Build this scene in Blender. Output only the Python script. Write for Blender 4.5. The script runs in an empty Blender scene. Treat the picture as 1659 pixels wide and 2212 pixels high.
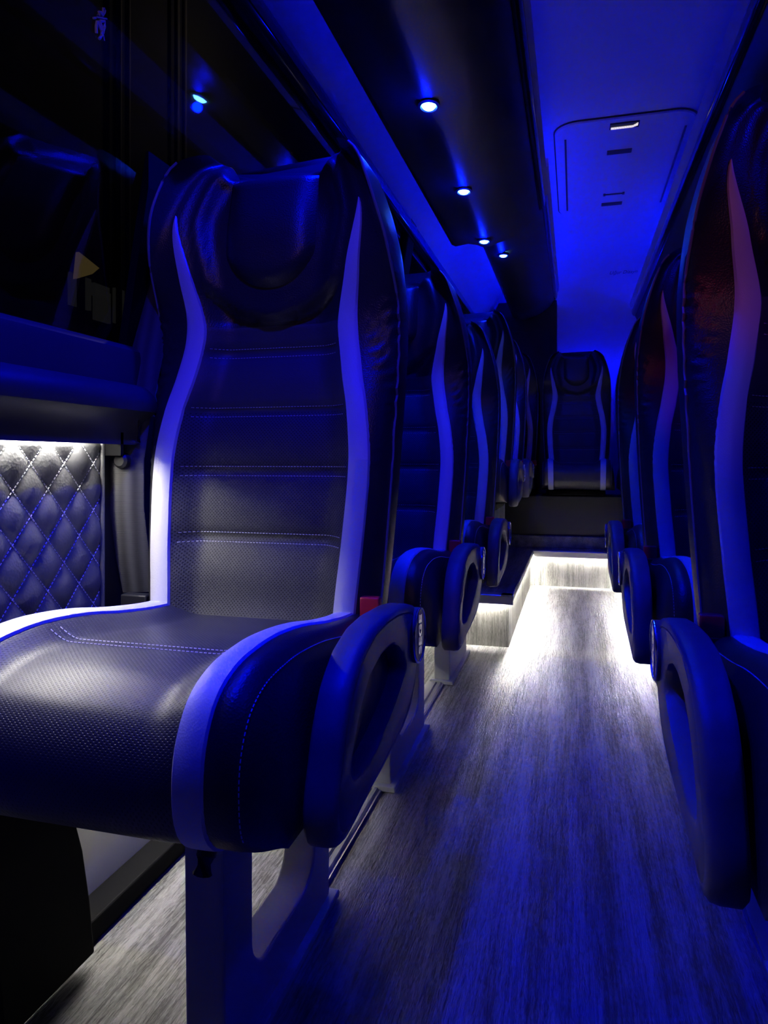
import bpy, bmesh, math, random
from mathutils import Vector, Matrix
random.seed(4)
SC = bpy.context.scene
COL = SC.collection
# ------------------------------------------------------------------ camera
F_PX, VPX, VPY, CAM_H = 1500.0, 1240.0, 995.0, 0.72
cd = bpy.data.cameras.new('camera')
cam = bpy.data.objects.new('camera', cd); COL.objects.link(cam)
cam.location = (0, 0, CAM_H)
cam.rotation_euler = (math.radians(90), 0, math.atan((VPX-829.5)/F_PX))
cd.sensor_fit = 'AUTO'; cd.sensor_width = 36.0
cd.lens = F_PX/2212*36.0
cd.shift_y = -(1106-VPY)/2212
cd.clip_start = 0.02; cd.clip_end = 60
SC.camera = cam
# ------------------------------------------------------------------ world, exposure, big lights
w = bpy.data.worlds.new('night'); SC.world = w; w.use_nodes = True
w.node_tree.nodes['Background'].inputs[0].default_value = (0.10, 0.12, 0.30, 1)
w.node_tree.nodes['Background'].inputs[1].default_value = 0.004
SC.view_settings.view_transform = 'Standard'; SC.view_settings.look = 'None'
SC.view_settings.exposure = 0.0; SC.view_settings.gamma = 1.0
SC.view_settings.use_curve_mapping = False
BLUE = (0.0, 0.003, 1.0); WHITE = (1.0, 0.96, 0.86)
LAMP_W = 52.0          # each blue rack lamp
COVE_E = 11.0          # blue cove strips
WHITE_E = 520.0       # white LED tape under the nosings
LEDGE_E = 130.0       # white LED tape above the quilted panel
UNDER_E = 110.0       # white LED tape under the seats

def spot(name, loc, rot, color, watts, angle=125, blend=0.9, size=0.02):
    l = bpy.data.lights.new(name, 'SPOT'); l.energy = watts; l.color = color
    l.spot_size = math.radians(angle); l.spot_blend = blend; l.shadow_soft_size = size
    o = bpy.data.objects.new(name, l); COL.objects.link(o); o.location = loc; o.rotation_euler = rot
    return o
def area(name, loc, rot, color, watts, sx, sy):
    l = bpy.data.lights.new(name, 'AREA'); l.energy = watts; l.color = color
    l.shape = 'RECTANGLE'; l.size = sx; l.size_y = sy
    o = bpy.data.objects.new(name, l); COL.objects.link(o); o.location = loc; o.rotation_euler = rot
    return o
LAMP_YS = [0.53, 1.07, 1.61, 2.15, 2.66]
for y in LAMP_YS:
    spot('rack_lamp_light', (-0.33, y, 1.555), (0, math.radians(9), 0), BLUE, LAMP_W, 124)
    spot('rack_lamp_light', (0.67, y, 1.555), (0, math.radians(8), 0), BLUE, LAMP_W*.15)
spot('rack_lamp_light', (-0.31, 3.24, 1.665), (math.radians(25), 0, 0), BLUE, LAMP_W*1.2)
spot('front_pink_glow', (0.10, -1.2, 1.62), (math.radians(82), 0, math.radians(10)), (1.0, 0.50, 0.66), 5.0, 40, 0.3, 0.03)  # unseen lamp standing in for the pink glow from the front
spot('front_red_light', (-0.30, -1.0, 1.25), (math.radians(86.5), 0, math.radians(-14.5)), (1.0, 0.03, 0.12), 8.0, 16, 0.6, 0.02)

# ------------------------------------------------------------------ materials
def mat(name, col=(0.5, 0.5, 0.5), rough=0.5, metal=0.0, spec=0.5, emit=None, es=0.0):
    m = bpy.data.materials.new(name); m.use_nodes = True
    b = m.node_tree.nodes['Principled BSDF']
    b.inputs['Base Color'].default_value = (*col, 1); b.inputs['Roughness'].default_value = rough
    b.inputs['Metallic'].default_value = metal; b.inputs['Specular IOR Level'].default_value = spec
    if emit:
        b.inputs['Emission Color'].default_value = (*emit, 1); b.inputs['Emission Strength'].default_value = es
    return m
def N(m, t, **kw):
    n = m.node_tree.nodes.new(t)
    for k, v in kw.items(): setattr(n, k, v)
    return n
def L(m, a, b): m.node_tree.links.new(a, b)
def bsdf(m): return m.node_tree.nodes['Principled BSDF']
def coords(m, scale=(1, 1, 1), rot=(0, 0, 0)):
    tc = N(m, 'ShaderNodeTexCoord'); mp = N(m, 'ShaderNodeMapping')
    mp.inputs['Scale'].default_value = scale; mp.inputs['Rotation'].default_value = rot
    L(m, tc.outputs['Object'], mp.inputs['Vector']); return mp.outputs['Vector']
def bump(m, height, strength=0.3, dist=0.001):
    bp = N(m, 'ShaderNodeBump'); bp.inputs['Strength'].default_value = strength
    bp.inputs['Distance'].default_value = dist
    L(m, height, bp.inputs['Height']); L(m, bp.outputs['Normal'], bsdf(m).inputs['Normal'])
def leather(name, col, rough, scale=420, strength=0.25, spec=0.5):
    m = mat(name, col, rough, spec=spec)
    v = N(m, 'ShaderNodeTexVoronoi'); v.inputs['Scale'].default_value = scale
    L(m, coords(m), v.inputs['Vector']); bump(m, v.outputs['Distance'], strength, 0.0012)
    return m
def perforated(name, col, rough, pitch, axis):
    """rows of punched holes: the hide is dark grey, the holes black"""
    m = mat(name, col, rough)
    tc = N(m, 'ShaderNodeTexCoord'); sp = N(m, 'ShaderNodeSeparateXYZ'); L(m, tc.outputs['Object'], sp.inputs[0])
    def mth(op, a, b=None):
        n = N(m, 'ShaderNodeMath', operation=op)
        for i, x in enumerate((a, b)):
            if x is None: continue
            if isinstance(x, (int, float)): n.inputs[i].default_value = x
            else: L(m, x, n.inputs[i])
        return n.outputs[0]
    X = sp.outputs[0]
    if axis == 'z': Y = sp.outputs[2]
    else: Y = mth('ADD', sp.outputs[1], sp.outputs[2])
    u = mth('MULTIPLY', mth('ADD', X, Y), 1/pitch); v = mth('MULTIPLY', mth('SUBTRACT', X, Y), 1/pitch)
    fu = mth('SUBTRACT', mth('FRACT', u), 0.5); fv = mth('SUBTRACT', mth('FRACT', v), 0.5)
    d = mth('SQRT', mth('ADD', mth('MULTIPLY', fu, fu), mth('MULTIPLY', fv, fv)))
    hole = N(m, 'ShaderNodeMapRange'); hole.inputs['From Min'].default_value = 0.20; hole.inputs['From Max'].default_value = 0.32
    L(m, d, hole.inputs['Value'])
    mx = N(m, 'ShaderNodeMix', data_type='RGBA')
    mx.inputs['A'].default_value = (0.004, 0.004, 0.005, 1); mx.inputs['B'].default_value = (*col, 1)
    L(m, hole.outputs['Result'], mx.inputs['Factor']); L(m, mx.outputs['Result'], bsdf(m).inputs['Base Color'])
    bump(m, hole.outputs['Result'], 0.5, 0.0012)
    return m
M = {}
M['black_leather'] = leather('black_leather', (0.020, 0.020, 0.024), 0.36)
M['panel_leather'] = leather('panel_leather', (0.050, 0.050, 0.056), 0.50, 420, 0.2)
M['perf_back'] = perforated('perforated_leather_back', (0.046, 0.046, 0.051), 0.58, 0.0058, 'z')
M['perf_seat'] = perforated('perforated_leather_seat', (0.034, 0.034, 0.038), 0.42, 0.0058, 'y')
M['grey_leather'] = leather('pale_grey_leather', (0.60, 0.60, 0.62), 0.48, 500, 0.15)
M['quilt_leather'] = leather('quilt_leather', (0.085, 0.086, 0.092), 0.36, 260, 0.35)
M['thread'] = mat('pale_thread', (0.70, 0.70, 0.72), 0.7)
M['piping'] = mat('grey_piping', (0.20, 0.20, 0.22), 0.5)
M['black_plastic'] = leather('black_plastic', (0.012, 0.012, 0.014), 0.42, 900, 0.10)
M['shroud'] = leather('charcoal_plastic', (0.105, 0.102, 0.108), 0.46, 900, 0.12)
M['recess'] = mat('recess_plastic', (0.03, 0.03, 0.034), 0.5)
M['steel_grey'] = mat('grey_painted_steel', (0.30, 0.31, 0.32), 0.45)
M['black_steel'] = mat('black_painted_steel', (0.002, 0.002, 0.003), 0.7, spec=.08)
M['pillar'] = mat('pillar_black', (0.003, 0.003, 0.004), 0.7, spec=.1)
M['chrome'] = mat('chrome', (0.85, 0.85, 0.87), 0.18, 1.0)
M['red_plastic'] = mat('red_plastic', (0.65, 0.02, 0.03), 0.4)
M['gloss_black'] = mat('gloss_black', (0.008, 0.008, 0.010), 0.12)
M['satin_black'] = mat('satin_black', (0.010, 0.010, 0.012), 0.55, spec=.25)
M['rack_dark'] = leather('rack_vinyl', (0.026, 0.026, 0.030), 0.42, 300, 0.08, spec=.3)
M['pale_panel'] = leather('pale_wall_vinyl', (0.55, 0.55, 0.57), 0.55, 600, 0.15)
M['ceiling'] = leather('ceiling_vinyl', (0.60, 0.60, 0.62), 0.6, 220, 0.30)
M['sill'] = mat('sill_plastic', (0.035, 0.035, 0.040), 0.38)
M['hatch_gap'] = mat('dark_gap', (0.012, 0.012, 0.014), 0.6)
M['led_white'] = mat('led_white', (0.8, 0.8, 0.8), 0.5, emit=WHITE, es=WHITE_E)
M['led_ledge'] = mat('led_ledge', (0.8, 0.8, 0.8), 0.5, emit=WHITE, es=LEDGE_E)
M['led_under'] = mat('led_under', (0.8, 0.8, 0.8), 0.5, emit=WHITE, es=UNDER_E)
M['led_blue'] = mat('led_blue', (0.1, 0.1, 0.3), 0.5, emit=BLUE, es=COVE_E)
M['led_rear'] = mat('led_blue_rear', (0.1, 0.1, 0.3), 0.5, emit=BLUE, es=COVE_E*6)
M['led_panel'] = mat('led_blue_panel', (0.1, 0.1, 0.3), 0.5, emit=BLUE, es=COVE_E*.55)
M['lamp_lens'] = mat('lamp_lens', (0.5, 0.6, 0.9), 0.3, emit=(0.10, 0.50, 1.0), es=40)
M['alu'] = mat('aluminium_edge', (0.50, 0.50, 0.50), 0.38, 0.8)
M['grey_panel'] = mat('grey_side_panel', (0.45, 0.45, 0.45), 0.5)
M['rail'] = mat('rail_plastic', (0.16, 0.16, 0.17), 0.30)
M['reflection'] = mat('reflection_pale', (0.6, 0.6, 0.75), 0.5)

def wood(name, dark, light, rough, axis):
    """grey wood-look vinyl, grain running along one axis, embossed"""
    m = mat(name, light, rough)
    sc = {'y': (95, 3.2, 95), 'x': (3.2, 95, 95), 'z': (95, 95, 3.2)}[axis]
    sc2 = {'y': (16, 0.9, 16), 'x': (0.9, 16, 16), 'z': (16, 16, 0.9)}[axis]
    n1 = N(m, 'ShaderNodeTexNoise'); n1.inputs['Scale'].default_value = 2.2; n1.inputs['Detail'].default_value = 7
    n1.inputs['Roughness'].default_value = 0.65; n1.inputs['Distortion'].default_value = 0.6
    L(m, coords(m, sc), n1.inputs['Vector'])
    n2 = N(m, 'ShaderNodeTexNoise'); n2.inputs['Scale'].default_value = 1.4; n2.inputs['Detail'].default_value = 4
    L(m, coords(m, sc2), n2.inputs['Vector'])
    ad = N(m, 'ShaderNodeMath', operation='ADD'); L(m, n1.outputs['Fac'], ad.inputs[0]); L(m, n2.outputs['Fac'], ad.inputs[1])
    n3 = N(m, 'ShaderNodeTexNoise'); n3.inputs['Scale'].default_value = 2.6; n3.inputs['Detail'].default_value = 4; n3.inputs['Distortion'].default_value = 1.2
    L(m, coords(m, {'y': (110, 17, 110), 'x': (17, 110, 110), 'z': (110, 110, 17)}[axis]), n3.inputs['Vector'])
    mm = N(m, 'ShaderNodeMath', operation='MULTIPLY_ADD'); mm.inputs[1].default_value = 0.7; mm.inputs[2].default_value = -0.35
    L(m, n3.outputs['Fac'], mm.inputs[0])
    a2 = N(m, 'ShaderNodeMath', operation='ADD'); L(m, ad.outputs[0], a2.inputs[0]); L(m, mm.outputs[0], a2.inputs[1]); ad = a2
    hb = N(m, 'ShaderNodeMath', operation='ADD'); L(m, n1.outputs['Fac'], hb.inputs[0]); L(m, n3.outputs['Fac'], hb.inputs[1])
    mr = N(m, 'ShaderNodeMapRange'); mr.inputs['From Min'].default_value = 0.80; mr.inputs['From Max'].default_value = 1.20
    L(m, ad.outputs[0], mr.inputs['Value'])
    cr = N(m, 'ShaderNodeMix', data_type='RGBA'); cr.inputs['A'].default_value = (*dark, 1); cr.inputs['B'].default_value = (*light, 1)
    L(m, mr.outputs['Result'], cr.inputs['Factor']); L(m, cr.outputs['Result'], bsdf(m).inputs['Base Color'])
    rr = N(m, 'ShaderNodeMapRange'); rr.inputs['To Min'].default_value = rough+0.15; rr.inputs['To Max'].default_value = rough-0.06
    L(m, mr.outputs['Result'], rr.inputs['Value']); L(m, rr.outputs['Result'], bsdf(m).inputs['Roughness'])
    bump(m, hb.outputs[0], 0.8, 0.0026)
    return m
M['floor'] = wood('floor_vinyl', (0.035, 0.034, 0.033), (0.27, 0.265, 0.255), 0.34, 'y')
M['riser'] = wood('riser_vinyl', (0.10, 0.098, 0.090), (0.33, 0.325, 0.30), 0.42, 'z')
M['platform'] = wood('platform_vinyl', (0.07, 0.068, 0.066), (0.27, 0.265, 0.255), 0.36, 'y')

def webbing():
    m = mat('belt_webbing', (0.03, 0.03, 0.033), 0.55)
    wv = N(m, 'ShaderNodeTexWave', wave_type='BANDS', bands_direction='Z'); wv.inputs['Scale'].default_value = 190
    L(m, coords(m), wv.inputs['Vector']); bump(m, wv.outputs['Fac'], 0.4, 0.0008)
    w2 = N(m, 'ShaderNodeTexWave', wave_type='BANDS', bands_direction='X'); w2.inputs['Scale'].default_value = 17
    L(m, coords(m), w2.inputs['Vector'])
    cr = N(m, 'ShaderNodeMix', data_type='RGBA'); cr.inputs['A'].default_value = (0.010, 0.010, 0.011, 1); cr.inputs['B'].default_value = (0.045, 0.045, 0.048, 1)
    L(m, w2.outputs['Fac'], cr.inputs['Factor']); L(m, cr.outputs['Result'], bsdf(m).inputs['Base Color'])
    return m
M['webbing'] = webbing()
def tinted_glass():
    m = bpy.data.materials.new('tinted_glass'); m.use_nodes = True; nt = m.node_tree
    nt.nodes.remove(bsdf(m)); out = nt.nodes['Material Output']
    tr = N(m, 'ShaderNodeBsdfTransparent'); tr.inputs[0].default_value = (0.55, 0.56, 0.58, 1)
    gl = N(m, 'ShaderNodeBsdfGlossy'); gl.inputs['Roughness'].default_value = 0.03; gl.inputs[0].default_value = (1, 1, 1, 1)
    fr = N(m, 'ShaderNodeFresnel'); fr.inputs['IOR'].default_value = 1.55
    ge = N(m, 'ShaderNodeNewGeometry'); mu = N(m, 'ShaderNodeMath', operation='SUBTRACT'); mu.use_clamp = True
    L(m, fr.outputs[0], mu.inputs[0]); L(m, ge.outputs['Backfacing'], mu.inputs[1])
    mx = N(m, 'ShaderNodeMixShader'); L(m, mu.outputs[0], mx.inputs[0]); L(m, tr.outputs[0], mx.inputs[1]); L(m, gl.outputs[0], mx.inputs[2])
    L(m, mx.outputs[0], out.inputs['Surface']); return m
M['glass'] = tinted_glass()

# ------------------------------------------------------------------ mesh helpers
def obj(name, bm, mats, parent=None, smooth=True, bevel=0, auto=40):
    bmesh.ops.recalc_face_normals(bm, faces=bm.faces[:])
    me = bpy.data.meshes.new(name); bm.to_mesh(me); bm.free()
    if not isinstance(mats, (list, tuple)): mats = [mats]
    for m in mats: me.materials.append(m)
    if smooth:
        me.shade_smooth()
        me.set_sharp_from_angle(angle=math.radians(auto))
    o = bpy.data.objects.new(name, me); COL.objects.link(o)
    if parent: o.parent = parent
    if bevel:
        b = o.modifiers.new('bevel', 'BEVEL'); b.width = bevel; b.segments = 3; b.limit_method = 'ANGLE'
        b.angle_limit = math.radians(40)
    return o
def root(name, label, cat, loc=(0, 0, 0), group=None):
    o = bpy.data.objects.new(name, None); COL.objects.link(o); o.location = loc
    o.empty_display_size = 0.05
    return tag(o, label, cat, group)
def tag(o, label, cat, group=None):
    o['label'] = label; o['category'] = cat
    if group: o['group'] = group
    return o
def struct(o): o['kind'] = 'structure'; return o
def box(bm, x0, x1, y0, y1, z0, z1):
    v = [bm.verts.new(p) for p in [(x0, y0, z0), (x1, y0, z0), (x1, y1, z0), (x0, y1, z0), (x0, y0, z1), (x1, y0, z1), (x1, y1, z1), (x0, y1, z1)]]
    for f in [(0, 1, 2, 3), (4, 5, 6, 7), (0, 1, 5, 4), (1, 2, 6, 5), (2, 3, 7, 6), (3, 0, 4, 7)]:
        bm.faces.new([v[i] for i in f])
    return bm
def bx(*a): return box(bmesh.new(), *a)
def prism_y(poly, y0, y1, bm=None):
    """polygon in (x, z) extruded along y"""
    bm = bm or bmesh.new()
    a = [bm.verts.new((x, y0, z)) for x, z in poly]; b = [bm.verts.new((x, y1, z)) for x, z in poly]
    n = len(poly)
    for i in range(n): bm.faces.new([a[i], a[(i+1) % n], b[(i+1) % n], b[i]])
    bm.faces.new(a); bm.faces.new(b); return bm
def prism_x(poly, x0, x1, bm=None):
    """polygon in (y, z) extruded along x"""
    bm = bm or bmesh.new()
    a = [bm.verts.new((x0, y, z)) for y, z in poly]; b = [bm.verts.new((x1, y, z)) for y, z in poly]
    n = len(poly)
    for i in range(n): bm.faces.new([a[i], a[(i+1) % n], b[(i+1) % n], b[i]])
    bm.faces.new(a); bm.faces.new(b); return bm
def grid(bm, rows, close=False, mi=None):
    vs = [[bm.verts.new(p) for p in r] for r in rows]
    for i in range(len(vs)-1):
        n = len(vs[i])
        for j in range(n if close else n-1):
            f = bm.faces.new([vs[i][j], vs[i][(j+1) % n], vs[i+1][(j+1) % n], vs[i+1][j]])
            if mi: f.material_index = mi(i, j)
    return vs
def tube(bm, pts, r, n=8, cap=True):
    pts = [Vector(p) for p in pts]; rows = []
    for i, p in enumerate(pts):
        d = (pts[min(i+1, len(pts)-1)]-pts[max(i-1, 0)]).normalized()
        a = Vector((0, 0, 1)) if abs(d.z) < 0.9 else Vector((1, 0, 0))
        s = d.cross(a).normalized(); t = d.cross(s)
        rows.append([p+s*r*math.cos(2*math.pi*k/n)+t*r*math.sin(2*math.pi*k/n) for k in range(n)])
    vs = grid(bm, rows, True)
    if cap: bm.faces.new(vs[0]); bm.faces.new(vs[-1])
    return bm
def disc_x(bm, c, r, x0, x1, n=40, bev=0.0):
    """a short cylinder whose axis is x"""
    sg = 1 if x1 > x0 else -1
    prof = [(x0, r), (x1-sg*bev, r), (x1, r-bev)]
    rows = [[(x, c[0]+rr*math.cos(2*math.pi*k/n), c[1]+rr*math.sin(2*math.pi*k/n)) for k in range(n)] for x, rr in prof]
    vs = grid(bm, rows, True); bm.faces.new(vs[0]); bm.faces.new(vs[-1]); return bm
def ring_x(bm, c, r, t, x, n=40, m=8):
    rows = []
    for k in range(n):
        a = 2*math.pi*k/n
        rows.append([(x+t*math.sin(2*math.pi*j/m), c[0]+(r+t*math.cos(2*math.pi*j/m))*math.cos(a), c[1]+(r+t*math.cos(2*math.pi*j/m))*math.sin(a)) for j in range(m)])
    rows.append(rows[0]); grid(bm, rows, True)
    bmesh.ops.remove_doubles(bm, verts=bm.verts[:], dist=1e-6); return bm
def text_mesh(body, size, depth, mtx, shear=0.0, offset=0.0):
    cu = bpy.data.curves.new('t', 'FONT'); cu.body = body; cu.size = size; cu.extrude = depth; cu.shear = shear; cu.offset = offset
    cu.align_x = 'CENTER'; cu.align_y = 'CENTER'
    o = bpy.data.objects.new('t', cu); COL.objects.link(o)
    bpy.context.view_layer.update()
    me = bpy.data.meshes.new_from_object(o.evaluated_get(bpy.context.evaluated_depsgraph_get()))
    bm = bmesh.new(); bm.from_mesh(me); bm.transform(mtx)
    bpy.data.objects.remove(o); bpy.data.curves.remove(cu); bpy.data.meshes.remove(me)
    return bm
def sm(a, b, x):
    t = min(1.0, max(0.0, (x-a)/(b-a))); return t*t*(3-2*t)
def tab(T, x):
    """smooth interpolation of a table"""
    if x <= T[0][0]: return T[0][1]
    for i in range(len(T)-1):
        x0, y0 = T[i]; x1, y1 = T[i+1]
        if x <= x1:
            m0 = (y1-T[i-1][1])/(x1-T[i-1][0]) if i > 0 else (y1-y0)/(x1-x0)
            m1 = (T[i+2][1]-y0)/(T[i+2][0]-x0) if i+2 < len(T) else (y1-y0)/(x1-x0)
            h = x1-x0; t = (x-x0)/h
            return (2*t**3-3*t*t+1)*y0+(t**3-2*t*t+t)*h*m0+(-2*t**3+3*t*t)*y1+(t**3-t*t)*h*m1
    return T[-1][1]
def patch(bm, fn, us, vs, thick=0.003, crown=0.0, sink=0.003, flip=1):
    """a padded strip lying on the surface fn(u, v), its edges tucked into the surface"""
    rows = []
    n = len(vs)-1
    for u in us:
        r = []
        for j, v in enumerate(vs):
            p = Vector(fn(u, v)); e = 1e-3
            d = (Vector(fn(u+e, v))-p).cross(Vector(fn(u, v+e))-p)
            d = d.normalized() if d.length > 1e-12 else Vector((0, -1, 0))
            k = 2*j/n-1; d = d*flip
            r.append(p+d*((thick+crown*(1-k*k)) if 0 < j < n else -sink))
        rows.append(r)
    return grid(bm, rows)

# ------------------------------------------------------------------ the seat (local: x across, y away from the front, z up)
W_T = [(0.44, .188), (.55, .197), (.75, .208), (.95, .211), (1.05, .203), (1.10, .192), (1.15, .176), (1.195, .155), (1.232, .112)]
YS_T = [(0.44, .378), (.75, .405), (.95, .424), (1.05, .380), (1.12, .358), (1.2, .368), (1.225, .38)]
P_T = [(0.44, .148), (.50, .150), (.60, .158), (.72, .163), (.80, .154), (.86, .141), (.94, .130), (1.02, .142), (1.12, .156), (1.225, .13)]
F_T = [(0.44, .026), (.60, .040), (.80, .036), (.95, .030), (1.05, .045), (1.12, .052), (1.2, .042), (1.225, .03)]
GROOVES = (.597, .703, .80, .90)
TOP = 1.232
def c_base(h): return .352+.105*(h-.46)/.74+.010*math.sin((h-.46)/.74*math.pi*2)+.026*math.exp(-((h-.92)/.12)**2)
def back_front(x, h):
    a = abs(x); wv = tab(W_T, h); p = min(tab(P_T, h), wv*.84); f = tab(F_T, h); ys = tab(YS_T, h)
    c = c_base(h)
    if a <= p:
        y = c-f*sm(p-.055, p, a)
        g = 1-sm(p-.03, p-.012, a)
        if h < .95:
            puff = 0
            for gv in GROOVES: y += .0075*g*math.exp(-((h-gv)/.0085)**2)
            y -= .004*g*(0.5-0.5*math.cos((h-.597)/.102*2*math.pi))
        u = .945+.050*(a/.11)**2
        y -= .024*sm(0, .014, h-u)*(1-sm(p-.035, p-.012, a))
    else:
        t = min(1.0, (a-p)/(wv-p)); y0 = c-f
        y = y0+(ys-y0)*(1-math.sqrt(max(0, 1-t*t)))
        if .60 < h < 1.0:       # gathered hide on the outer flank
            y += .0035*math.sin(h*330+7*math.sin(a*60+h*25))*sm(.40, .70, t)*sm(.60, .86, h)*(1-sm(.95, .99, h))
    r = .034
    q = (h-(TOP-r))/r
    if q > 0: y += .045*(1-math.sqrt(max(0, 1-min(1, q)**2)))
    return y
def top_dip(x, h):
    return h-.027*(1-sm(.078, .100, abs(x)))*sm(1.08, TOP, h)
def back_pt(x, h): return (x, back_front(x, h), top_dip(x, h))
def back_rear(x, h):
    wv = tab(W_T, h); c = c_base(h)+.092; k = abs(x)/wv
    y = c-.022*k**4
    r = .034; q = (h-(TOP-r))/r
    if q > 0: y -= .050*(1-math.sqrt(max(0, 1-min(1, q)**2)))
    return y
def make_backrest(seat):
    bm = bmesh.new(); hs = [.44+(TOP-.001-.44)*i/110 for i in range(96)]
    hs += [hs[-1]+(TOP-.001-hs[-1])*(1-(1-i/18)**2) for i in range(1, 19)]
    nx = 44; rows = []
    ks = [math.sin((-1+2*j/nx)*math.pi/2)*0.35+(-1+2*j/nx)*0.65 for j in range(nx+1)]
    for h in hs:
        wv = tab(W_T, h)
        r = [back_pt(k*wv, h) for k in ks]
        yf = back_front(wv, h)
        for t in (.3, .65): r.append((wv+.004*math.sin(t*math.pi), yf+(back_rear(wv, h)-yf)*t, h))
        for k in (1, .9, .6, .2, -.2, -.6, -.9, -1): r.append((k*wv*.985, back_rear(k*wv, h), top_dip(k*wv, h)))
        for t in (.65, .3): r.append((-wv-.004*math.sin(t*math.pi), yf+(back_rear(wv, h)-yf)*t, h))
        rows.append(r)
    def mi(i, j):
        if j >= nx: return 0
        h = (hs[i]+hs[i+1])/2; x = abs(ks[j]+ks[j+1])/2*tab(W_T, h)
        return 0 if (h > .945 or x > tab(P_T, h)-.006) else (1 if h < .80 else 2)
    vs = grid(bm, rows, True, mi)
    bm.faces.new(vs[0]); bm.faces.new(vs[-1])
    obj('backrest', bm, [M['black_leather'], M['perf_back'], M['panel_leather']], seat, auto=70)
    for s in (-1, 1):
        bm = bmesh.new()
        def hw(h): return .0208*max(0.02, (max(0, (1.125-h)/.19))**.62) if h > .935 else .0208
        us = [.462+(1.124-.462)*i/80 for i in range(81)]
        fn = lambda u, v: back_pt(s*(tab(P_T, u)+.003+v*hw(u)), u)
        patch(bm, fn, us, [-1+j/3 for j in range(7)], .0022, .002, flip=-s)
        o = obj('backrest_stripe', bm, M['grey_leather'], seat); o['label'] = 'pale grey leather stripe'
    # head pillow
    bm = bmesh.new(); rows = []
    for i in range(21):
        t = i/20; r = []
        for j in range(25):
            k = -1+j/12; x = .083*k
            h0 = .995+.055*abs(k)**2.2; h = h0+(1.2155-h0)*t
            e = (1-abs(k)**6)*min(1, (t*9)**.6)
            y = min(back_front(x, h), back_front(0, h)+.02)-.018*e
            if t > .93: y += .020*((t-.93)/.07)**2
            r.append((x, y+.006*(1-e), top_dip(x, h)+.002))
        rows.append(r)
    grid(bm, rows); obj('headrest_pillow', bm, M['black_leather'], seat, auto=80)
    # seams: double rows of stitches over each groove
    for gv in GROOVES:
        p = tab(P_T, gv)-.022
        for dz in (-.0075, .0075):
            bm = bmesh.new(); x = -p
            while x < p:
                pts = [Vector(back_pt(xx, gv+dz)) for xx in (x, x+.0032)]
                for q in pts: q.y -= .0004
                tube(bm, pts, .00055, 5); x += .0052
            obj('seam_stitching', bm, M['thread'], seat)
    # piping round the outer seam of the back
    for s in (-1, 1):
        bm = bmesh.new(); pts = []
        for i in range(70):
            h = .47+(1.205-.47)*i/69
            pts.append((s*(tab(W_T, h)+.001), back_front(tab(W_T, h), h)+.001, h))
        tube(bm, pts, .0022, 6)
        obj('piping', bm, M['piping'], seat)
# cushion profile from under the nose to the back, (y, z)
CP = [(.02, .348), (-.025, .352), (-.056, .362), (-.076, .384), (-.082, .420), (-.076, .455), (-.056, .483), (-.020, .499), (.030, .505), (.071, .5055), (.14, .500), (.22, .488), (.30, .479), (.36, .476), (.40, .476)]
CPS = [0]
for i in range(1, len(CP)): CPS.append(CPS[-1]+math.dist(CP[i], CP[i-1]))
CY = [(s, p[0]) for s, p in zip(CPS, CP)]; CZ = [(s, p[1]) for s, p in zip(CPS, CP)]
CMAX = CPS[-1]; CW = .213
CB = .348
def cushion_pt(s, x):
    y = tab(CY, s); z = tab(CZ, s); a = abs(x); H = max(0, z-CB)
    z += (H/.158)*.024*sm(.095, .150, a)
    z -= .0035*math.exp(-((y-.071)/.005)**2)*(1-sm(.118, .135, a))*sm(.45, .49, z)
    if a > .165:
        t = (a-.165)/(CW-.165); H = z-CB
        z = CB+max(0, H)*max(0, 1-t**3.0)**.5
        y += (max(y, -.012)-y)*t**4
    return (x, y, z)
def make_cushion(seat):
    bm = bmesh.new(); ns = 70; nx = 52
    ks = [-1+2*j/nx for j in range(nx+1)]
    ks = [math.copysign(1-(1-abs(k))**1.25, k) for k in ks]
    ss = [CMAX*i/ns for i in range(ns+1)]
    rows = [[cushion_pt(s, k*CW) for k in ks] for s in ss]
    def mi(i, j): return 1 if abs(ks[j]+ks[j+1])/2*CW < .138 and ss[i] > .05 else 0
    vs = grid(bm, rows, False, mi)
    m = [None]*len(vs)
    for i in range(len(vs)-1):
        try: bm.faces.new([vs[i][0], vs[i+1][0], vs[i+1][-1], vs[i][-1]])
        except ValueError: pass
    bm.faces.new(vs[-1])
    obj('cushion', bm, [M['black_leather'], M['perf_seat']], seat, auto=75)
    Q = [(0, .146), (.15, .146), (.30, .150), (CMAX, .152)]
    for s in (-1, 1):
        bm = bmesh.new()
        fn = lambda u, v: cushion_pt(u, s*(tab(Q, u)+v*.0185))
        patch(bm, fn, [.012+(CMAX-.03-.012)*i/70 for i in range(71)], [-1+j/4 for j in range(9)], .0022, .001, flip=-s)
        o = obj('cushion_stripe', bm, M['grey_leather'], seat); o['label'] = 'pale grey leather stripe'
    SG = CPS[9]
    for s0 in (SG-.008, SG+.008):
        bm = bmesh.new(); x = -.124
        while x < .124:
            tube(bm, [Vector(cushion_pt(s0, xx))+Vector((0, 0, .0006)) for xx in (x, x+.0034)], .0006, 5); x += .0055
        obj('seam_stitching', bm, M['thread'], seat)
    for s in (-1, 1):       # seam between bolster and flank
        bm = bmesh.new(); u = .10
        while u < CMAX-.1:
            tube(bm, [Vector(cushion_pt(uu, s*.192))+Vector((s*.0006, 0, .0006)) for uu in (u, u+.0034)], .0006, 5); u += .0055
        obj('seam_stitching', bm, M['thread'], seat)
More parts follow.
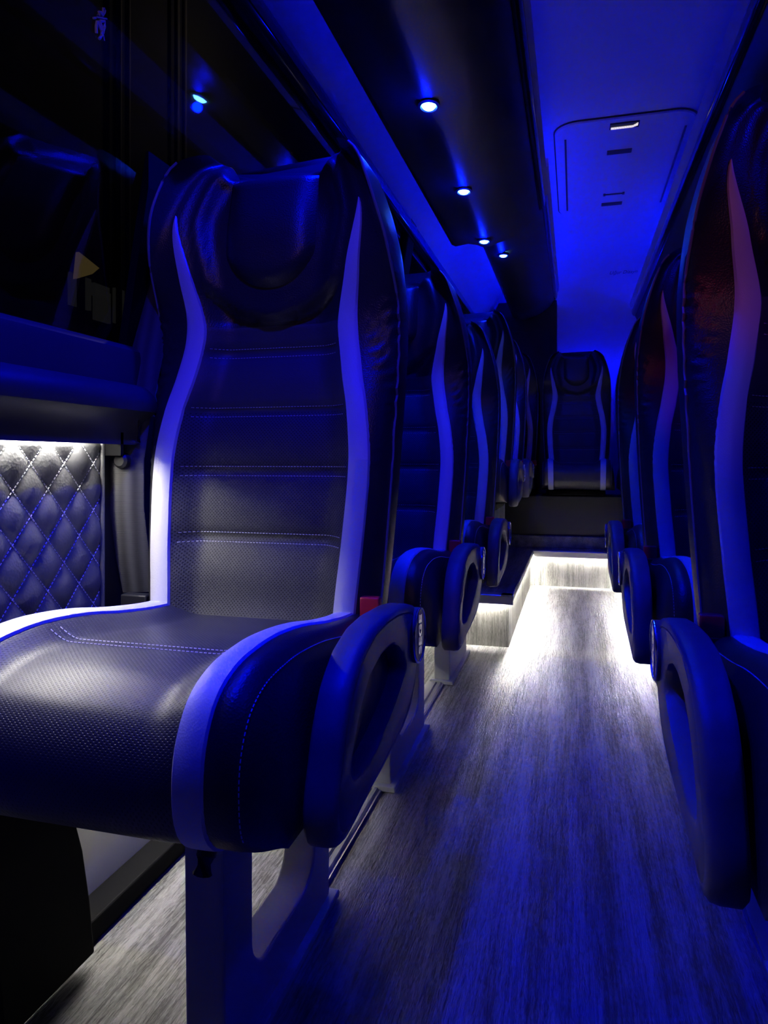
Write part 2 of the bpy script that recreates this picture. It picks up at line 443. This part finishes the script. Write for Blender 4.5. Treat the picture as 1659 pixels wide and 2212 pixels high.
SH_OUT = [(.012, .338), (.008, .375), (.020, .405), (.034, .445), (.060, .483), (.100, .510), (.150, .524), (.210, .527), (.280, .523), (.350, .513), (.392, .500), (.412, .478), (.412, .448), (.402, .418), (.378, .387), (.345, .364), (.300, .352), (.250, .346), (.190, .341), (.120, .338), (.060, .330), (.025, .328)]
SH_IN = [(.308, .432), (.294, .452), (.270, .471), (.232, .483), (.183, .484), (.135, .473), (.100, .448), (.078, .424), (.064, .402), (.066, .385), (.085, .376), (.125, .374), (.183, .384), (.245, .400), (.290, .418)]
def polar(poly, c, n):
    out = []
    for k in range(n):
        a = 2*math.pi*k/n; d = (math.cos(a), math.sin(a)); best = 0
        for i in range(len(poly)):
            p, q = poly[i], poly[(i+1) % len(poly)]
            ex, ez = q[0]-p[0], q[1]-p[1]; den = d[0]*ez-d[1]*ex
            if abs(den) < 1e-9: continue
            px, pz = p[0]-c[0], p[1]-c[1]
            t = (px*ez-pz*ex)/den; u = (px*d[1]-pz*d[0])/den
            if t > 0 and -1e-6 <= u <= 1+1e-6: best = max(best, t)
        out.append(best)
    # soften the corners
    for _ in range(2): out = [(out[i-1]+2*out[i]+out[(i+1) % n])/4 for i in range(n)]
    return [(c[0]+r*math.cos(2*math.pi*k/n), c[1]+r*math.sin(2*math.pi*k/n)) for k, r in enumerate(out)]
def make_shroud(seat, side):
    c = (.19, .430); n = 120
    po = polar(SH_OUT, c, n); pi = polar(SH_IN, c, n)
    def lp(a, k): return [(c[0]+(y-c[0])*k, c[1]+(z-c[1])*k) for y, z in a]
    def mixp(a, b, t): return [(p[0]+(q[0]-p[0])*t, p[1]+(q[1]-p[1])*t) for p, q in zip(a, b)]
    loops = [(.217, lp(po, .97)), (.222, po), (.240, po), (.248, lp(po, .988)), (.2515, mixp(po, pi, .10)), (.2525, mixp(po, pi, .20)), (.2510, mixp(po, pi, .225)), (.2525, mixp(po, pi, .25)), (.2525, mixp(po, pi, .90)), (.251, mixp(po, pi, .97)), (.243, lp(pi, .985)), (.226, lp(pi, .96))]
    bm = bmesh.new()
    vs = grid(bm, [[(side*x, y, z) for y, z in pp] for x, pp in loops], True)
    bm.faces.new(vs[0])
    sh = obj('side_shroud', bm, M['shroud'], seat, auto=50)
    bm = bmesh.new(); pp = lp(pi, .985)
    a = [bm.verts.new((side*.224, y, z)) for y, z in pp]; b = [bm.verts.new((side*.230, y, z)) for y, z in pp]
    bm.faces.new(b); bm.faces.new(a)
    for i in range(n): bm.faces.new([a[i], a[(i+1) % n], b[(i+1) % n], b[i]])
    obj('recess_panel', bm, M['recess'], sh)
    bm = bmesh.new()
    prism_x([(.062, .392), (.084, .386), (.103, .412), (.082, .430)], side*.229, side*.234, bm)
    o = obj('bracket', bm, M['steel_grey'], sh, bevel=.001)
    dc = (.371, .463)
    cap = disc_x(bmesh.new(), dc, .040, side*.246, side*.2575, 48, .0015)
    cp = obj('pivot_cap', cap, M['shroud'], sh, auto=30)
    obj('cap_ring', ring_x(bmesh.new(), dc, .039, .0019, side*.2575, 56, 8), M['chrome'], sh)
    # raised lettering, reading upwards
    if side > 0:   # outward +x; text right -> +z, text up -> +y is the rear: left of the word
        B = Matrix(((0, 0, 1, side*.2578), (0, -1, 0, dc[0]), (1, 0, 0, dc[1]), (0, 0, 0, 1)))
        B = Matrix(((0, 0, 1, side*.2578), (0, -1, 0, dc[0]), (1, 0, 0, dc[1]), (0, 0, 0, 1)))
    else:
        B = Matrix(((0, 0, -1, side*.2578), (0, 1, 0, dc[0]), (1, 0, 0, dc[1]), (0, 0, 0, 1)))
    R = Matrix.Rotation(math.radians(0), 4, 'Z')
    bm = text_mesh('SEGE', .0265, .0010, B @ R, 0.15, 0.0008)
    obj('logo', bm, M['chrome'], sh, smooth=False)
def make_pedestal(seat, side, steel):
    poly = [(.090, .012), (.44, .012)]
    def arc(cy, cz, r, a0, a1, k=8): return [(cy+r*math.cos(math.radians(a0+(a1-a0)*i/k)), cz+r*math.sin(math.radians(a0+(a1-a0)*i/k))) for i in range(k+1)]
    poly += [(.44, .335), (.375, .335)]
    poly += arc(.330, .125, .045, 0, -90)
    poly += arc(.205, .125, .045, 270, 180)
    poly += [(.160, .335), (.085, .335)]
    bm = prism_x(poly, side*.040, side*.092)
    obj('pedestal', bm, steel, seat, smooth=False, bevel=.004)
    bm = bmesh.new()
    box(bm, min(side*.028, side*.104), max(side*.028, side*.104), .075, .455, .002, .014)
    obj('foot_plate', bm, M['steel_grey'], seat, smooth=False, bevel=.002)
    bm = bmesh.new()
    box(bm, -.165, .165, .06, .41, .310, .345)
    obj('seat_frame', bm, M['black_steel'], seat, smooth=False, bevel=.01)
    # wall-side bracket with a concave rear edge
    pl = [(.05, .02), (.215, .02), (.205, .10), (.19, .18), (.165, .26), (.13, .335), (.02, .335)]
    x0, x1 = sorted((-side*.205, -side*.180))
    obj('wall_bracket', prism_x(pl, x0, x1), M['black_steel'], seat, smooth=False, bevel=.004)
    bm = tube(bmesh.new(), [(side*.125, .0, .345), (side*.125, -.012, .328), (side*.123, -.016, .312)], .010, 10)
    obj('recline_lever', bm, M['black_plastic'], seat)
def make_belt(seat, side):
    # webbing hanging on the wall side of the back, and the buckle on the aisle side
    s = -side; bm = bmesh.new()
    path = [(.226, .385, .50), (.230, .372, .56), (.234, .362, .64), (.234, .362, .72), (.230, .375, .80), (.222, .40, .90), (.214, .44, 1.02), (.20, .475, 1.10)]
    rows = []
    for i, (x, y, z) in enumerate(path):
        hw = .0235
        rows.append([(s*(x+hw*k), y-.004*(1-k*k)-.012*k, z) for k in (-1, -.5, 0, .5, 1)])
    grid(bm, rows)
    r2 = [[(p[0], p[1]+.0018, p[2]) for p in r] for r in rows]
    grid(bm, r2)
    obj('seat_belt', bm, M['webbing'], seat)
    a, b = sorted((s*.190, s*.238))
    obj('belt_anchor', bx(a, b, .350, .372, .475, .502), M['black_plastic'], seat, bevel=.003)
    bm = bmesh.new(); disc_r = []
    for k in range(2):
        pass
    n = 16; c = Vector((s*.236, .352, .720))
    rows = [[c+Vector((rr*math.cos(2*math.pi*j/n), yy, rr*math.sin(2*math.pi*j/n))) for j in range(n)] for yy, rr in ((.006, .013), (-.004, .013), (-.008, .009))]
    vs = grid(bm, rows, True); bm.faces.new(vs[-1]); bm.faces.new(vs[0])
    obj('belt_stop_button', bm, M['black_plastic'], seat)
    # latch tongue frame, resting on the webbing
    bm = bmesh.new(); c = Vector((s*.230, .366, .765))
    fr = [(-.016, .022), (.016, .014), (.016, -.022), (-.016, -.014)]
    tube(bm, [c+Vector((s*a, 0, b)) for a, b in fr+fr[:1]], .0028, 6)
    tube(bm, [c+Vector((s*.016, 0, .014)), c+Vector((s*.035, 0, .035))], .0020, 6)
    obj('belt_tongue', bm, M['chrome'], seat)
    bm = bmesh.new()
    a, b = sorted((side*.176, side*.206))
    box(bm, a, b, .334, .350, .490, .522)
    bk = obj('buckle', bm, M['red_plastic'], seat, bevel=.003)
    a, b = sorted((side*.180, side*.202))
    obj('buckle_stalk', bx(a, b, .333, .350, .40, .494), M['black_plastic'], bk, bevel=.003)

SEAT_GROUP = 'leather coach seats along the aisle'
def build_seat(side, shroud=True, steel=None):
    r = root('coach_seat', 'x', 'seat')
    make_cushion(r); make_backrest(r); make_belt(r, side)
    if shroud: make_shroud(r, side)
    make_pedestal(r, side, steel or M['steel_grey'])
    return r
def copy_tree(o, parent=None):
    c = o.copy(); COL.objects.link(c)
    if parent: c.parent = parent
    for ch in list(o.children): copy_tree(ch, c)
    return c

# ------------------------------------------------------------------ the setting
Y0, Y1 = -1.6, 4.95
XL, XR = -0.74, 1.08
ZC = 2.04
struct(obj('floor', bx(XL-.06, XR+.06, Y0, Y1+.06, -.05, 0), M['floor'], smooth=False))
PX, PY, PE, PH = -.225, 2.69, 4.08, .20          # side platform edge, its front, the end step, its height
# platform with risers in another grain: side block and rear block
def platform(name, x0, x1, y0, y1):
    bm = bmesh.new(); box(bm, x0, x1, y0, y1, 0, PH)
    for f in bm.faces: f.material_index = 0 if abs(f.calc_center_median().z-PH) < .01 else 1
    return struct(obj(name, bm, [M['platform'], M['riser']], smooth=False))
platform('floor_platform_side', XL, PX-.018, PY+.018, PE+.018)
platform('floor_platform_rear', XL, XR, PE+.018, Y1)
# nosings: a top plate and a thin drop lip that hides the LED tape
def nosing_x(n, x0, x1, y, zt, m):
    bm = prism_x([(y, zt-.036), (y+.005, zt-.036), (y+.005, zt-.006), (y+.045, zt-.006), (y+.045, zt), (y+.004, zt), (y, zt-.004)], x0, x1)
    struct(obj('trim_%d' % n, bm, m, smooth=False))
def nosing_y(n, x, sg, y0, y1, zt, m):
    bm = prism_y([(x, zt-.022), (x+sg*.004, zt-.022), (x+sg*.004, zt-.006), (x+sg*.045, zt-.006), (x+sg*.045, zt), (x+sg*.004, zt), (x, zt-.004)], y0, y1)
    struct(obj('trim_%d' % n, bm, m, smooth=False))
ZT = PH+.004; PXR = .285
platform('floor_platform_right', PXR+.018, XR, PY+.018, PE+.018)
nosing_x(1, XL, PX, PY, ZT, M['alu']); nosing_x(9, PXR, XR, PY, ZT, M['alu'])
nosing_y(2, PX, -1, PY, PE, ZT, M['platform']); nosing_y(10, PXR, 1, PY, PE, ZT, M['platform'])
nosing_x(3, PX-.04, PXR+.04, PE, ZT, M['alu'])
# left wall: upright lower part, leaning window band, pale panel up to the roof
struct(obj('wall_left', prism_y([(XL, 0), (XL, .90), (XL-.05, .90), (XL-.05, 0)], Y0, Y1), M['grey_panel'], smooth=False))
struct(obj('baseboard_left', bx(XL, -.690, Y0, PY, 0, .035), M['black_steel'], smooth=False, bevel=.004))
WT = (-.615, 1.645)
struct(obj('wall_left_upper', prism_y([WT, (-.545, 1.80), (-.46, 1.95), (-.36, ZC), (-.50, ZC+.03), (-.70, 1.80), (-.66, 1.645)], Y0, Y1), M['pale_panel'], auto=60))
dxw = (WT[0]-XL)/(WT[1]-.90)
def wx(z): return XL+dxw*(z-.90)
def pane(n, y0, y1):
    bm = bmesh.new()
    v = [bm.verts.new((wx(z)-.012-o, y, z)) for o in (0, .005) for y, z in ((y0, .90), (y1, .90), (y1, 1.645), (y0, 1.645))]
    bm.faces.new(v[0:4]); bm.faces.new(v[4:8])
    for i in range(4): bm.faces.new([v[i], v[(i+1) % 4], v[4+(i+1) % 4], v[4+i]])
    return struct(obj('window_%d' % n, bm, M['glass'], smooth=False))
def pillar(n, y0, y1, m):
    bm = prism_y([(wx(.80)+.004, .80), (wx(1.66)+.006, 1.66), (wx(1.66)-.04, 1.66), (wx(.80)-.04, .80)], y0, y1)
    return struct(obj('trim_%d' % n, bm, m, smooth=False, bevel=.006))
pane(1, Y0, 2.62); pane(2, 2.72, Y1)
struct(obj('trim_4', prism_y([(wx(.80)+.004, .80), (wx(1.18)+.004, 1.18), (wx(1.24)-.006, 1.24), (wx(1.24)-.011, 1.24), (wx(.80)-.011, .80)], 1.02, 1.14), M['pillar'], smooth=False)); pillar(5, 2.62, 2.72, M['pillar'])
struct(obj('trim_11', bx(XL, XL+.006, .958, 1.25, .30, .80), M['satin_black'], smooth=False))
struct(obj('trim_12', bx(XL, -.697, .957, .964, .728, .78), M['pillar'], smooth=False))  # end cap added to shade the upper belt from the ledge strip
# window head: a glossy black profile, and the sill below
struct(obj('trim_6', prism_y([(-.632, 1.590), (-.612, 1.590), (-.600, 1.604), (-.600, 1.640), (-.607, 1.652), (-.640, 1.652)], Y0, Y1), M['gloss_black'], auto=60, bevel=.004))
struct(obj('trim_7', prism_y([(-.745, .915), (-.718, .912), (-.706, .902), (-.704, .892), (-.706, .846), (-.694, .842), (-.676, .826), (-.672, .812), (-.675, .800), (-.690, .788), (-.697, .765), (-.697, .746), (-.703, .746), (-.703, .768), (-.745, .768)], Y0, 1.02), M['sill'], auto=35))
# right wall with windows, rear wall, front wall, ceiling
struct(obj('wall_right', bx(XR, XR+.05, Y0, Y1, 0, .90), M['grey_panel'], smooth=False))
struct(obj('wall_right_upper', bx(XR-.02, XR+.05, Y0, Y1, 1.55, ZC), M['pale_panel'], smooth=False))
bm = bx(XR+.01, XR+.016, Y0, Y1, .90, 1.55); struct(obj('window_3', bm, M['glass'], smooth=False))
prof = [(Y1+.06, PH), (Y1, PH), (Y1, 1.80)]
for i in range(9):
    a = math.pi/2*i/8; prof.append((Y1-.22+.22*math.cos(a), ZC-.22+.22*math.sin(a)))
prof += [(Y1-.22, ZC+.04), (Y1+.06, ZC+.04)]
struct(obj('wall_rear', prism_x(prof, XL-.05, XR+.05), M['ceiling'], auto=40))
struct(obj('wall_front', bx(XL-.05, XR+.05, Y0-.05, Y0, 0, ZC), M['satin_black'], smooth=False))
struct(obj('ceiling', bx(XL-.05, XR+.05, Y0, Y1-.22, ZC, ZC+.04), M['ceiling'], smooth=False))

# ------------------------------------------------------------------ luggage racks
def rack(name, label, y0, y1, dz, mirror=None, narrow=False):
    r = root(name, label, 'luggage rack')
    def mx(p): return [((mirror-x) if mirror is not None else x, z+dz) for x, z in p]
    under = [(-.470, 1.580), (-.455, 1.572), (-.405, 1.578), (-.372, 1.572), (-.345, 1.560), (-.318, 1.560), (-.295, 1.570), (-.245, 1.583), (-.200, 1.606), (-.160, 1.638), (-.136, 1.668), (-.128, 1.690), (-.14, 1.71), (-.30, 1.64), (-.44, 1.62), (-.470, 1.62), (-.470, 1.662), (-.478, 1.662)]
    if narrow: under = [(-.410, 1.610), (-.395, 1.585)]+under[3:13]+[(-.14, 1.71), (-.30, 1.66)]
    obj('rack_underside', prism_y(mx(under), y0, y1), M['rack_dark'], r, auto=50)
    edge = [(-.128, 1.686), (-.116, 1.690), (-.108, 1.704), (-.106, 1.722), (-.112, 1.738), (-.126, 1.742), (-.136, 1.730), (-.138, 1.70)]
    obj('front_rail', prism_y(mx(edge), y0, y1), M['gloss_black'], r, auto=60)
    lip = [(-.108, 1.735), (-.098, 1.745), (-.096, 1.775), (-.104, 1.775)]
    obj('front_lip', prism_y(mx(lip), y0, y1), M['ceiling'], r, auto=60)
    return r
rack('luggage_rack', 'long dark overhead rack with its row of blue lamps above the left seats', Y0+.01, 2.74, 0)
rack('luggage_rack', 'short raised dark rack at the rear, carrying one blue lamp', 2.745, 4.785, .11, narrow=True)
rack('luggage_rack', 'dark overhead rack edge above the right hand seats', Y0+.01, Y1-.03, .0, .265)
LG = 'blue spot lamps under the left rack'
def lamp(x, y, z, label):
    r = root('spot_lamp', label, 'lamp', (x, y, z), LG)
    n = 20
    rows = [[(rr*math.cos(2*math.pi*k/n), rr*1.2*math.sin(2*math.pi*k/n), zz) for k in range(n)] for rr, zz in ((.026, .006), (.026, -.003), (.020, -.006), (.017, -.001))]
    bm = bmesh.new(); grid(bm, rows, True); obj('bezel', bm, M['satin_black'], r)
    rows = [[(rr*math.cos(2*math.pi*k/n), rr*1.2*math.sin(2*math.pi*k/n), zz) for k in range(n)] for rr, zz in ((.017, -.002), (.013, -.007), (.006, -.0095))]
    bm = bmesh.new(); vs = grid(bm, rows, True); bm.faces.new(vs[-1]); bm.faces.new(vs[0])
    obj('lens', bm, M['lamp_lens'], r)
    pl = bpy.data.lights.new('lamp_glow', 'POINT'); pl.energy = 1.2; pl.color = BLUE; pl.shadow_soft_size = .012
    po = bpy.data.objects.new('lamp_glow', pl); COL.objects.link(po); po.location = (x, y, z-.026)
lamp(-.331, 1.61, 1.560, 'topmost blue spot lamp in view under the left rack')
lamp(-.331, 2.15, 1.560, 'second lit blue spot lamp along the left rack')
lamp(-.331, 2.66, 1.560, 'lit blue spot lamp just before the end of the long rack')
lamp(-.315, 3.24, 1.670, 'farthest lit blue spot lamp, on the raised rear rack')

# ------------------------------------------------------------------ the dark street outside the left windows
bw = root('building', 'dark building across the street with a few dim windows', 'building')
obj('facade', bx(-6.0, -5.1, 2.0, 14.0, -.6, 7.5), mat('dark_render', (.02, .02, .022), .8), bw, smooth=False)
wl = mat('dim_window', (.1, .1, .1), .5, emit=(.75, .72, .62), es=.018)
for y, z, hy, hz in ((6.28, 2.52, .16, .17), (6.62, 2.60, .13, .07), (6.64, 2.44, .13, .17), (6.95, 2.50, .10, .20)):
    obj('window', bx(-5.1, -5.06, y-hy, y+hy, z-hz, z+hz), wl, bw, smooth=False)
pm = mat('pale_pipe', (.12, .11, .10), .6, emit=(.5, .45, .4), es=.0)
for y in (6.86, 7.02, 8.06, 8.24):
    obj('downpipe', tube(bmesh.new(), [(-5.02, y, z) for z in (1.8, 4, 7.2)], .035, 10), pm, bw)
l = bpy.data.lights.new('street_fill', 'POINT'); l.energy = 22; l.color = (1, .8, .6); l.shadow_soft_size = .2  # unseen lamp added to light the pipes on the building
o = bpy.data.objects.new('street_fill', l); COL.objects.link(o); o.location = (-3.6, 9.0, 6.6)
sg = root('street_sign', 'dim yellow board seen through the dark side window', 'sign', (-2.4, 2.99, 1.68))
sy = mat('emissive_yellow_board', (.5, .35, .08), .5, emit=(1, .68, .2), es=.10)  # small emission put in so the board shows through the glass
obj('board', prism_x([(-.06, -.055), (-.04, .085), (.115, .045), (.06, .0)], -.01, .01), sy, sg, smooth=False)
obj('pole', bx(-.02, -.002, -.02, .02, -2.28, .0), M['black_steel'], sg, smooth=False)
# ------------------------------------------------------------------ LED strips
def strip(label, *b, m='led_white'):
    o = obj('led_strip', bx(*b), M[m], smooth=False); return tag(o, label, 'led strip')
strip('white LED strip under the front nosing of the left side platform', XL+.02, PX-.02, PY+.007, PY+.016, PH-.012, PH-.004)
strip('white LED strip under the aisle edge of the left side platform', PX-.016, PX-.006, PY+.03, PE, PH-.010, PH-.004)
strip('white LED strip under the aisle edge of the right side platform', PXR+.006, PXR+.016, PY+.03, PE, PH-.010, PH-.004)
strip('white LED strip under the front nosing of the right side platform', PXR+.02, XR-.02, PY+.007, PY+.016, PH-.012, PH-.004)
strip('white LED strip under the nosing of the end step', PX, PXR, PE+.007, PE+.016, PH-.012, PH-.004)
strip('white LED strip under the window ledge above the quilted panel', -.731, -.717, .55, .905, .757, .763, m='led_ledge')
strip('white LED strip low on the side wall beneath the left seats', XL+.004, XL+.014, .72, PY-.02, .292, .299, m='led_under')
struct(obj('trim_8', prism_y([(XL, .300), (XL+.05, .300), (XL+.05, .262), (XL+.045, .262), (XL+.045, .295), (XL, .295)], .70, PY-.01), M['black_plastic'], smooth=False))  # added channel, out of sight, keeps the under-seat strip shining down
strip('blue LED cove strip on top of the left rack', -.22, -.21, 0.9, 2.70, 1.72, 1.73, m='led_blue')
strip('blue LED cove strip on top of the short rear rack', -.22, -.21, 2.80, Y1-.15, 1.83, 1.84, m='led_rear')
strip('blue LED cove strip on top of the right rack', .485, .495, 0.9, 3.5, 1.72, 1.73, m='led_blue')
strip('bright blue LED cove strip on top of the right rack near the rear wall', .485, .495, 3.55, Y1-.15, 1.72, 1.73, m='led_rear')
strip('unseen blue LED strip added behind the rack to light the pale panel', -.440, -.430, 0.6, 2.70, 1.650, 1.658, m='led_panel')  # added out of sight to brighten the pale panel


strip('unseen blue LED strip put behind the head of the middle rear seat', -.06, .20, 4.845, 4.855, 1.31, 1.32, m='led_rear')  # unseen strips put in to brighten the rear wall
strip('unseen blue LED strip put behind the head of the rear seat on the right', .32, .62, 4.845, 4.855, 1.31, 1.32, m='led_rear')

# ------------------------------------------------------------------ floor rails
def rail(label, x):
    p = [(x-.026, 0), (x-.024, .007), (x-.012, .010), (x+.006, .010), (x+.009, .006), (x+.012, .006), (x+.015, .010), (x+.022, .010), (x+.026, .004), (x+.026, 0)]
    r = root('floor_rail', label, 'rail'); obj('track', prism_y(p, Y0+.05, PY-.01), M['rail'], r, auto=25)
    obj('edge_strip', bx(x+.026 if x < 0 else x-.030, x+.030 if x < 0 else x-.026, Y0+.05, PY-.01, 0, .005), M['alu'], r, smooth=False)
rail('ribbed dark seat rail on the floor along the left seats', -.434)
rail('dark seat rail on the floor beside the right seats', .288)

# ------------------------------------------------------------------ quilted panel
def quilt():
    r = root('quilted_panel', 'black diamond quilted leather panel on the wall below the window', 'wall panel')
    x0 = -.738; ya, yb, za, zb = .45, .955, .40, .750; U, V = .0655, .0735; OFF = .805; ZO = .7155
    def ht(y, z):
        a = (y-OFF)/U+(z-ZO)/V; b = (y-OFF)/U-(z-ZO)/V
        h = (abs(math.sin(math.pi*a))*abs(math.sin(math.pi*b)))**.48
        e = min(1, (yb-y)/.006, (zb-z)/.006); return (.004+.0080*h)*max(0, e)**.5
    ny, nz = 150, 100
    rows = [[(x0+ht(ya+(yb-ya)*i/ny, za+(zb-za)*j/nz), ya+(yb-ya)*i/ny, za+(zb-za)*j/nz) for j in range(nz+1)] for i in range(ny+1)]
    bm = bmesh.new(); grid(bm, rows); obj('quilted_cover', bm, M['quilt_leather'], r, auto=180)
    bm = bmesh.new()
    ln = math.hypot(U, V)
    for sg in (1, -1):
        for k in range(-12, 13):
            t = -16.0
            while t < 16:
                y = OFF+(k/2+t/2)*U; z = ZO+sg*(k/2-t/2)*V*1.0
                t += .0062*2/ln
                y2 = OFF+(k/2+t/2-.4*.0062/ln*2*.5)*U; z2 = ZO+sg*(k/2-t/2+.4*.0062/ln*2*.5)*V
                if .45 < y < yb-.004 and .42 < z < zb-.004:
                    tube(bm, [(x0+ht(y, z)+.0022, y, z), (x0+ht(y2, z2)+.0022, y2, z2)], .0010, 4)
    obj('stitching', bm, M['thread'], r)
    bm = tube(bmesh.new(), [(x0+.008, yb, .40+.352*i/20) for i in range(21)], .004, 8)
    obj('edge_piping', bm, M['quilt_leather'], r)
quilt()

# ------------------------------------------------------------------ roof hatch and lettering
def hatch():
    r = root('roof_hatch', 'rounded roof hatch panel with grooved handles in the blue ceiling', 'roof hatch')
    x0, x1, y0, y1, rad = -.075, .455, 2.80, 3.86, .09
    def rr(i, z):
        pts = []
        for cx, cy, a0 in ((x1-rad, y0+rad, -90), (x1-rad, y1-rad, 0), (x0+rad, y1-rad, 90), (x0+rad, y0+rad, 180)):
            for k in range(9):
                a = math.radians(a0+90*k/8); pts.append((cx+(rad-i)*math.cos(a), cy+(rad-i)*math.sin(a), z))
        return pts
    bm = bmesh.new(); vs = grid(bm, [rr(0, ZC), rr(0, ZC-.006), rr(.004, ZC-.010), rr(.012, ZC-.010)], True); bm.faces.new(vs[-1])
    obj('hatch_panel', bm, M['ceiling'], r, auto=40)
    bm = bmesh.new(); grid(bm, [rr(-.006, ZC-.0005), rr(-.005, ZC-.0045), rr(.001, ZC-.0045), rr(.001, ZC-.0005)], True)
    obj('seal', bm, M['hatch_gap'], r)
    for x in (.012-.05, .418): obj('groove', bx(x, x+.008, y0+.13, y1-.10, ZC-.0125, ZC-.009), M['hatch_gap'], r, smooth=False)
    for y, hgt in ((3.08, .040), (3.70, .040)):
        obj('handle_slot', bx(.135, .235, y, y+hgt, ZC-.0135, ZC-.009), M['hatch_gap'], r, smooth=False, bevel=.004)
    bm = bmesh.new(); box(bm, .143, .232, 3.58, 3.592, ZC-.013, ZC-.009)
    for x in (.139, .228): box(bm, x, x+.010, 3.572, 3.600, ZC-.013, ZC-.009)
    obj('catch_bar', bm, M['hatch_gap'], r, smooth=False)
    obj('handle_recess', bx(.135, .245, 2.835, 2.885, ZC-.0145, ZC-.009), M['hatch_gap'], r, smooth=False, bevel=.003)
    bm = bmesh.new()
    for k in range(24):
        x = .140+k*.0042; e = .006*max(0, (k-19)/4)
        box(bm, x, x+.0026, 2.862-e*3, 2.876-e*2, ZC-.017, ZC-.0140)
    m = mat('handle_glint', (.9, .9, .85), .4, emit=(1, .9, .75), es=1.0)  # emission puts the handle's reflected glint into the colour
    obj('glint_bars', bm, m, r, smooth=False)
hatch()
B = Matrix.Translation((.315, Y1-.075, 1.973)) @ Matrix.Rotation(math.radians(137), 4, 'X')
o = obj('wall_lettering', text_mesh('Uğur Dizayn', .034, .0006, B, .35), mat('lettering_vinyl', (.12, .12, .14), .5), smooth=False)
tag(o, 'small dark slanted lettering high on the rear wall', 'lettering')

# solid belt pictogram standing in for a sign mirrored in the window glass
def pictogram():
    r = root('seat_belt_reflection', 'pale belt figure modelled in place of a sign sticker on the dark window', 'reflection')
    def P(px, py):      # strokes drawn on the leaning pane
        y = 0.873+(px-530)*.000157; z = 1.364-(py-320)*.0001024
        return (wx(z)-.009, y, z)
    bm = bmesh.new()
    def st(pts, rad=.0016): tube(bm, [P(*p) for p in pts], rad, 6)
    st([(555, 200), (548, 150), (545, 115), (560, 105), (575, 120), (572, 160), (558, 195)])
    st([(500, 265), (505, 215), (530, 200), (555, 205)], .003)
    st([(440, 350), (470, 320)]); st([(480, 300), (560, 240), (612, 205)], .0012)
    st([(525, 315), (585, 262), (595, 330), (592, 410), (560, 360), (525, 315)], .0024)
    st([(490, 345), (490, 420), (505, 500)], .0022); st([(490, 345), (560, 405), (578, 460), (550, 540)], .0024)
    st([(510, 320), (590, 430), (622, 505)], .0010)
    obj('figure', bm, M['reflection'], r)
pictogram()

# ------------------------------------------------------------------ rear cabinet, plinth under the rear row
r = root('rear_cabinet', 'tall dark cabinet in the rear left corner up to the rack', 'cabinet')
obj('body', prism_y([(XL+.04, .28), (-.112, .28), (-.112, 1.80), (-.50, 1.80), (-.57, 1.63), (XL+.04, .95)], 4.80, Y1-.01), M['satin_black'], r, smooth=False, bevel=.006)
obj('door', prism_y([(XL+.10, .50), (-.150, .50), (-.150, 1.60), (-.53, 1.60), (XL+.10, 1.0)], 4.792, 4.802), M['satin_black'], r, smooth=False, bevel=.004)
struct(obj('floor_step', bx(-.72, 1.06, 4.26, Y1-.01, PH, PH+.07), M['platform'], smooth=False, bevel=.004))
o = obj('seat_plinth', bx(-.70, 1.04, 4.30, 4.60, PH+.07, .508), M['rack_dark'], smooth=False, bevel=.005)
tag(o, 'dark boxed plinth carrying the rear row above the end step', 'plinth')

# ------------------------------------------------------------------ seats
PITCH = .746; SX, SY = -.477, .630
left = build_seat(1)
left.location = (SX, SY, 0)
left['label'] = 'nearest black leather seat beside the quilted panel, whole front in view'; left['group'] = SEAT_GROUP
LL = ['second black leather seat of the left row, directly behind the nearest one',
      'third black leather seat of the left row, last one before the platform',
      'black leather seat standing first on the raised side platform',
      'black leather seat second on the raised side platform, mostly hidden']
for k, lab in enumerate(LL):
    c = copy_tree(left); c.location = (SX, SY+PITCH*(k+1), 0 if k < 2 else PH); c['label'] = lab
right = build_seat(-1)
RX, RY = .362, .635
right.location = (RX, RY, 0); right['group'] = SEAT_GROUP
right['label'] = 'nearest black leather seat across the aisle, at the right edge'
for k, lab in enumerate(['second black leather seat of the right row, between its neighbours', 'third and farthest black leather seat of the right aisle row']):
    c = copy_tree(right); c.location = (RX, RY+PITCH*(k+1), 0); c['label'] = lab
rear = build_seat(1, shroud=False)
rear.location = (.015, 4.24, PH); rear['group'] = 'leather seats of the rear row'
for ch in list(rear.children):
    if ch.name.split('.')[0] in ('pedestal', 'foot_plate', 'wall_bracket', 'recline_lever', 'seat_belt', 'belt_anchor', 'belt_stop_button', 'belt_tongue'): bpy.data.objects.remove(ch)
rear['label'] = 'black rear seat at the end of the aisle, facing straight down it'
for x, lab in ((-.44, 'rear row seat tucked in front of the dark cabinet'), (.47, 'rear row seat half hidden behind the right aisle seats')):
    c = copy_tree(rear); c.location = (x, 4.24, PH); c['label'] = lab
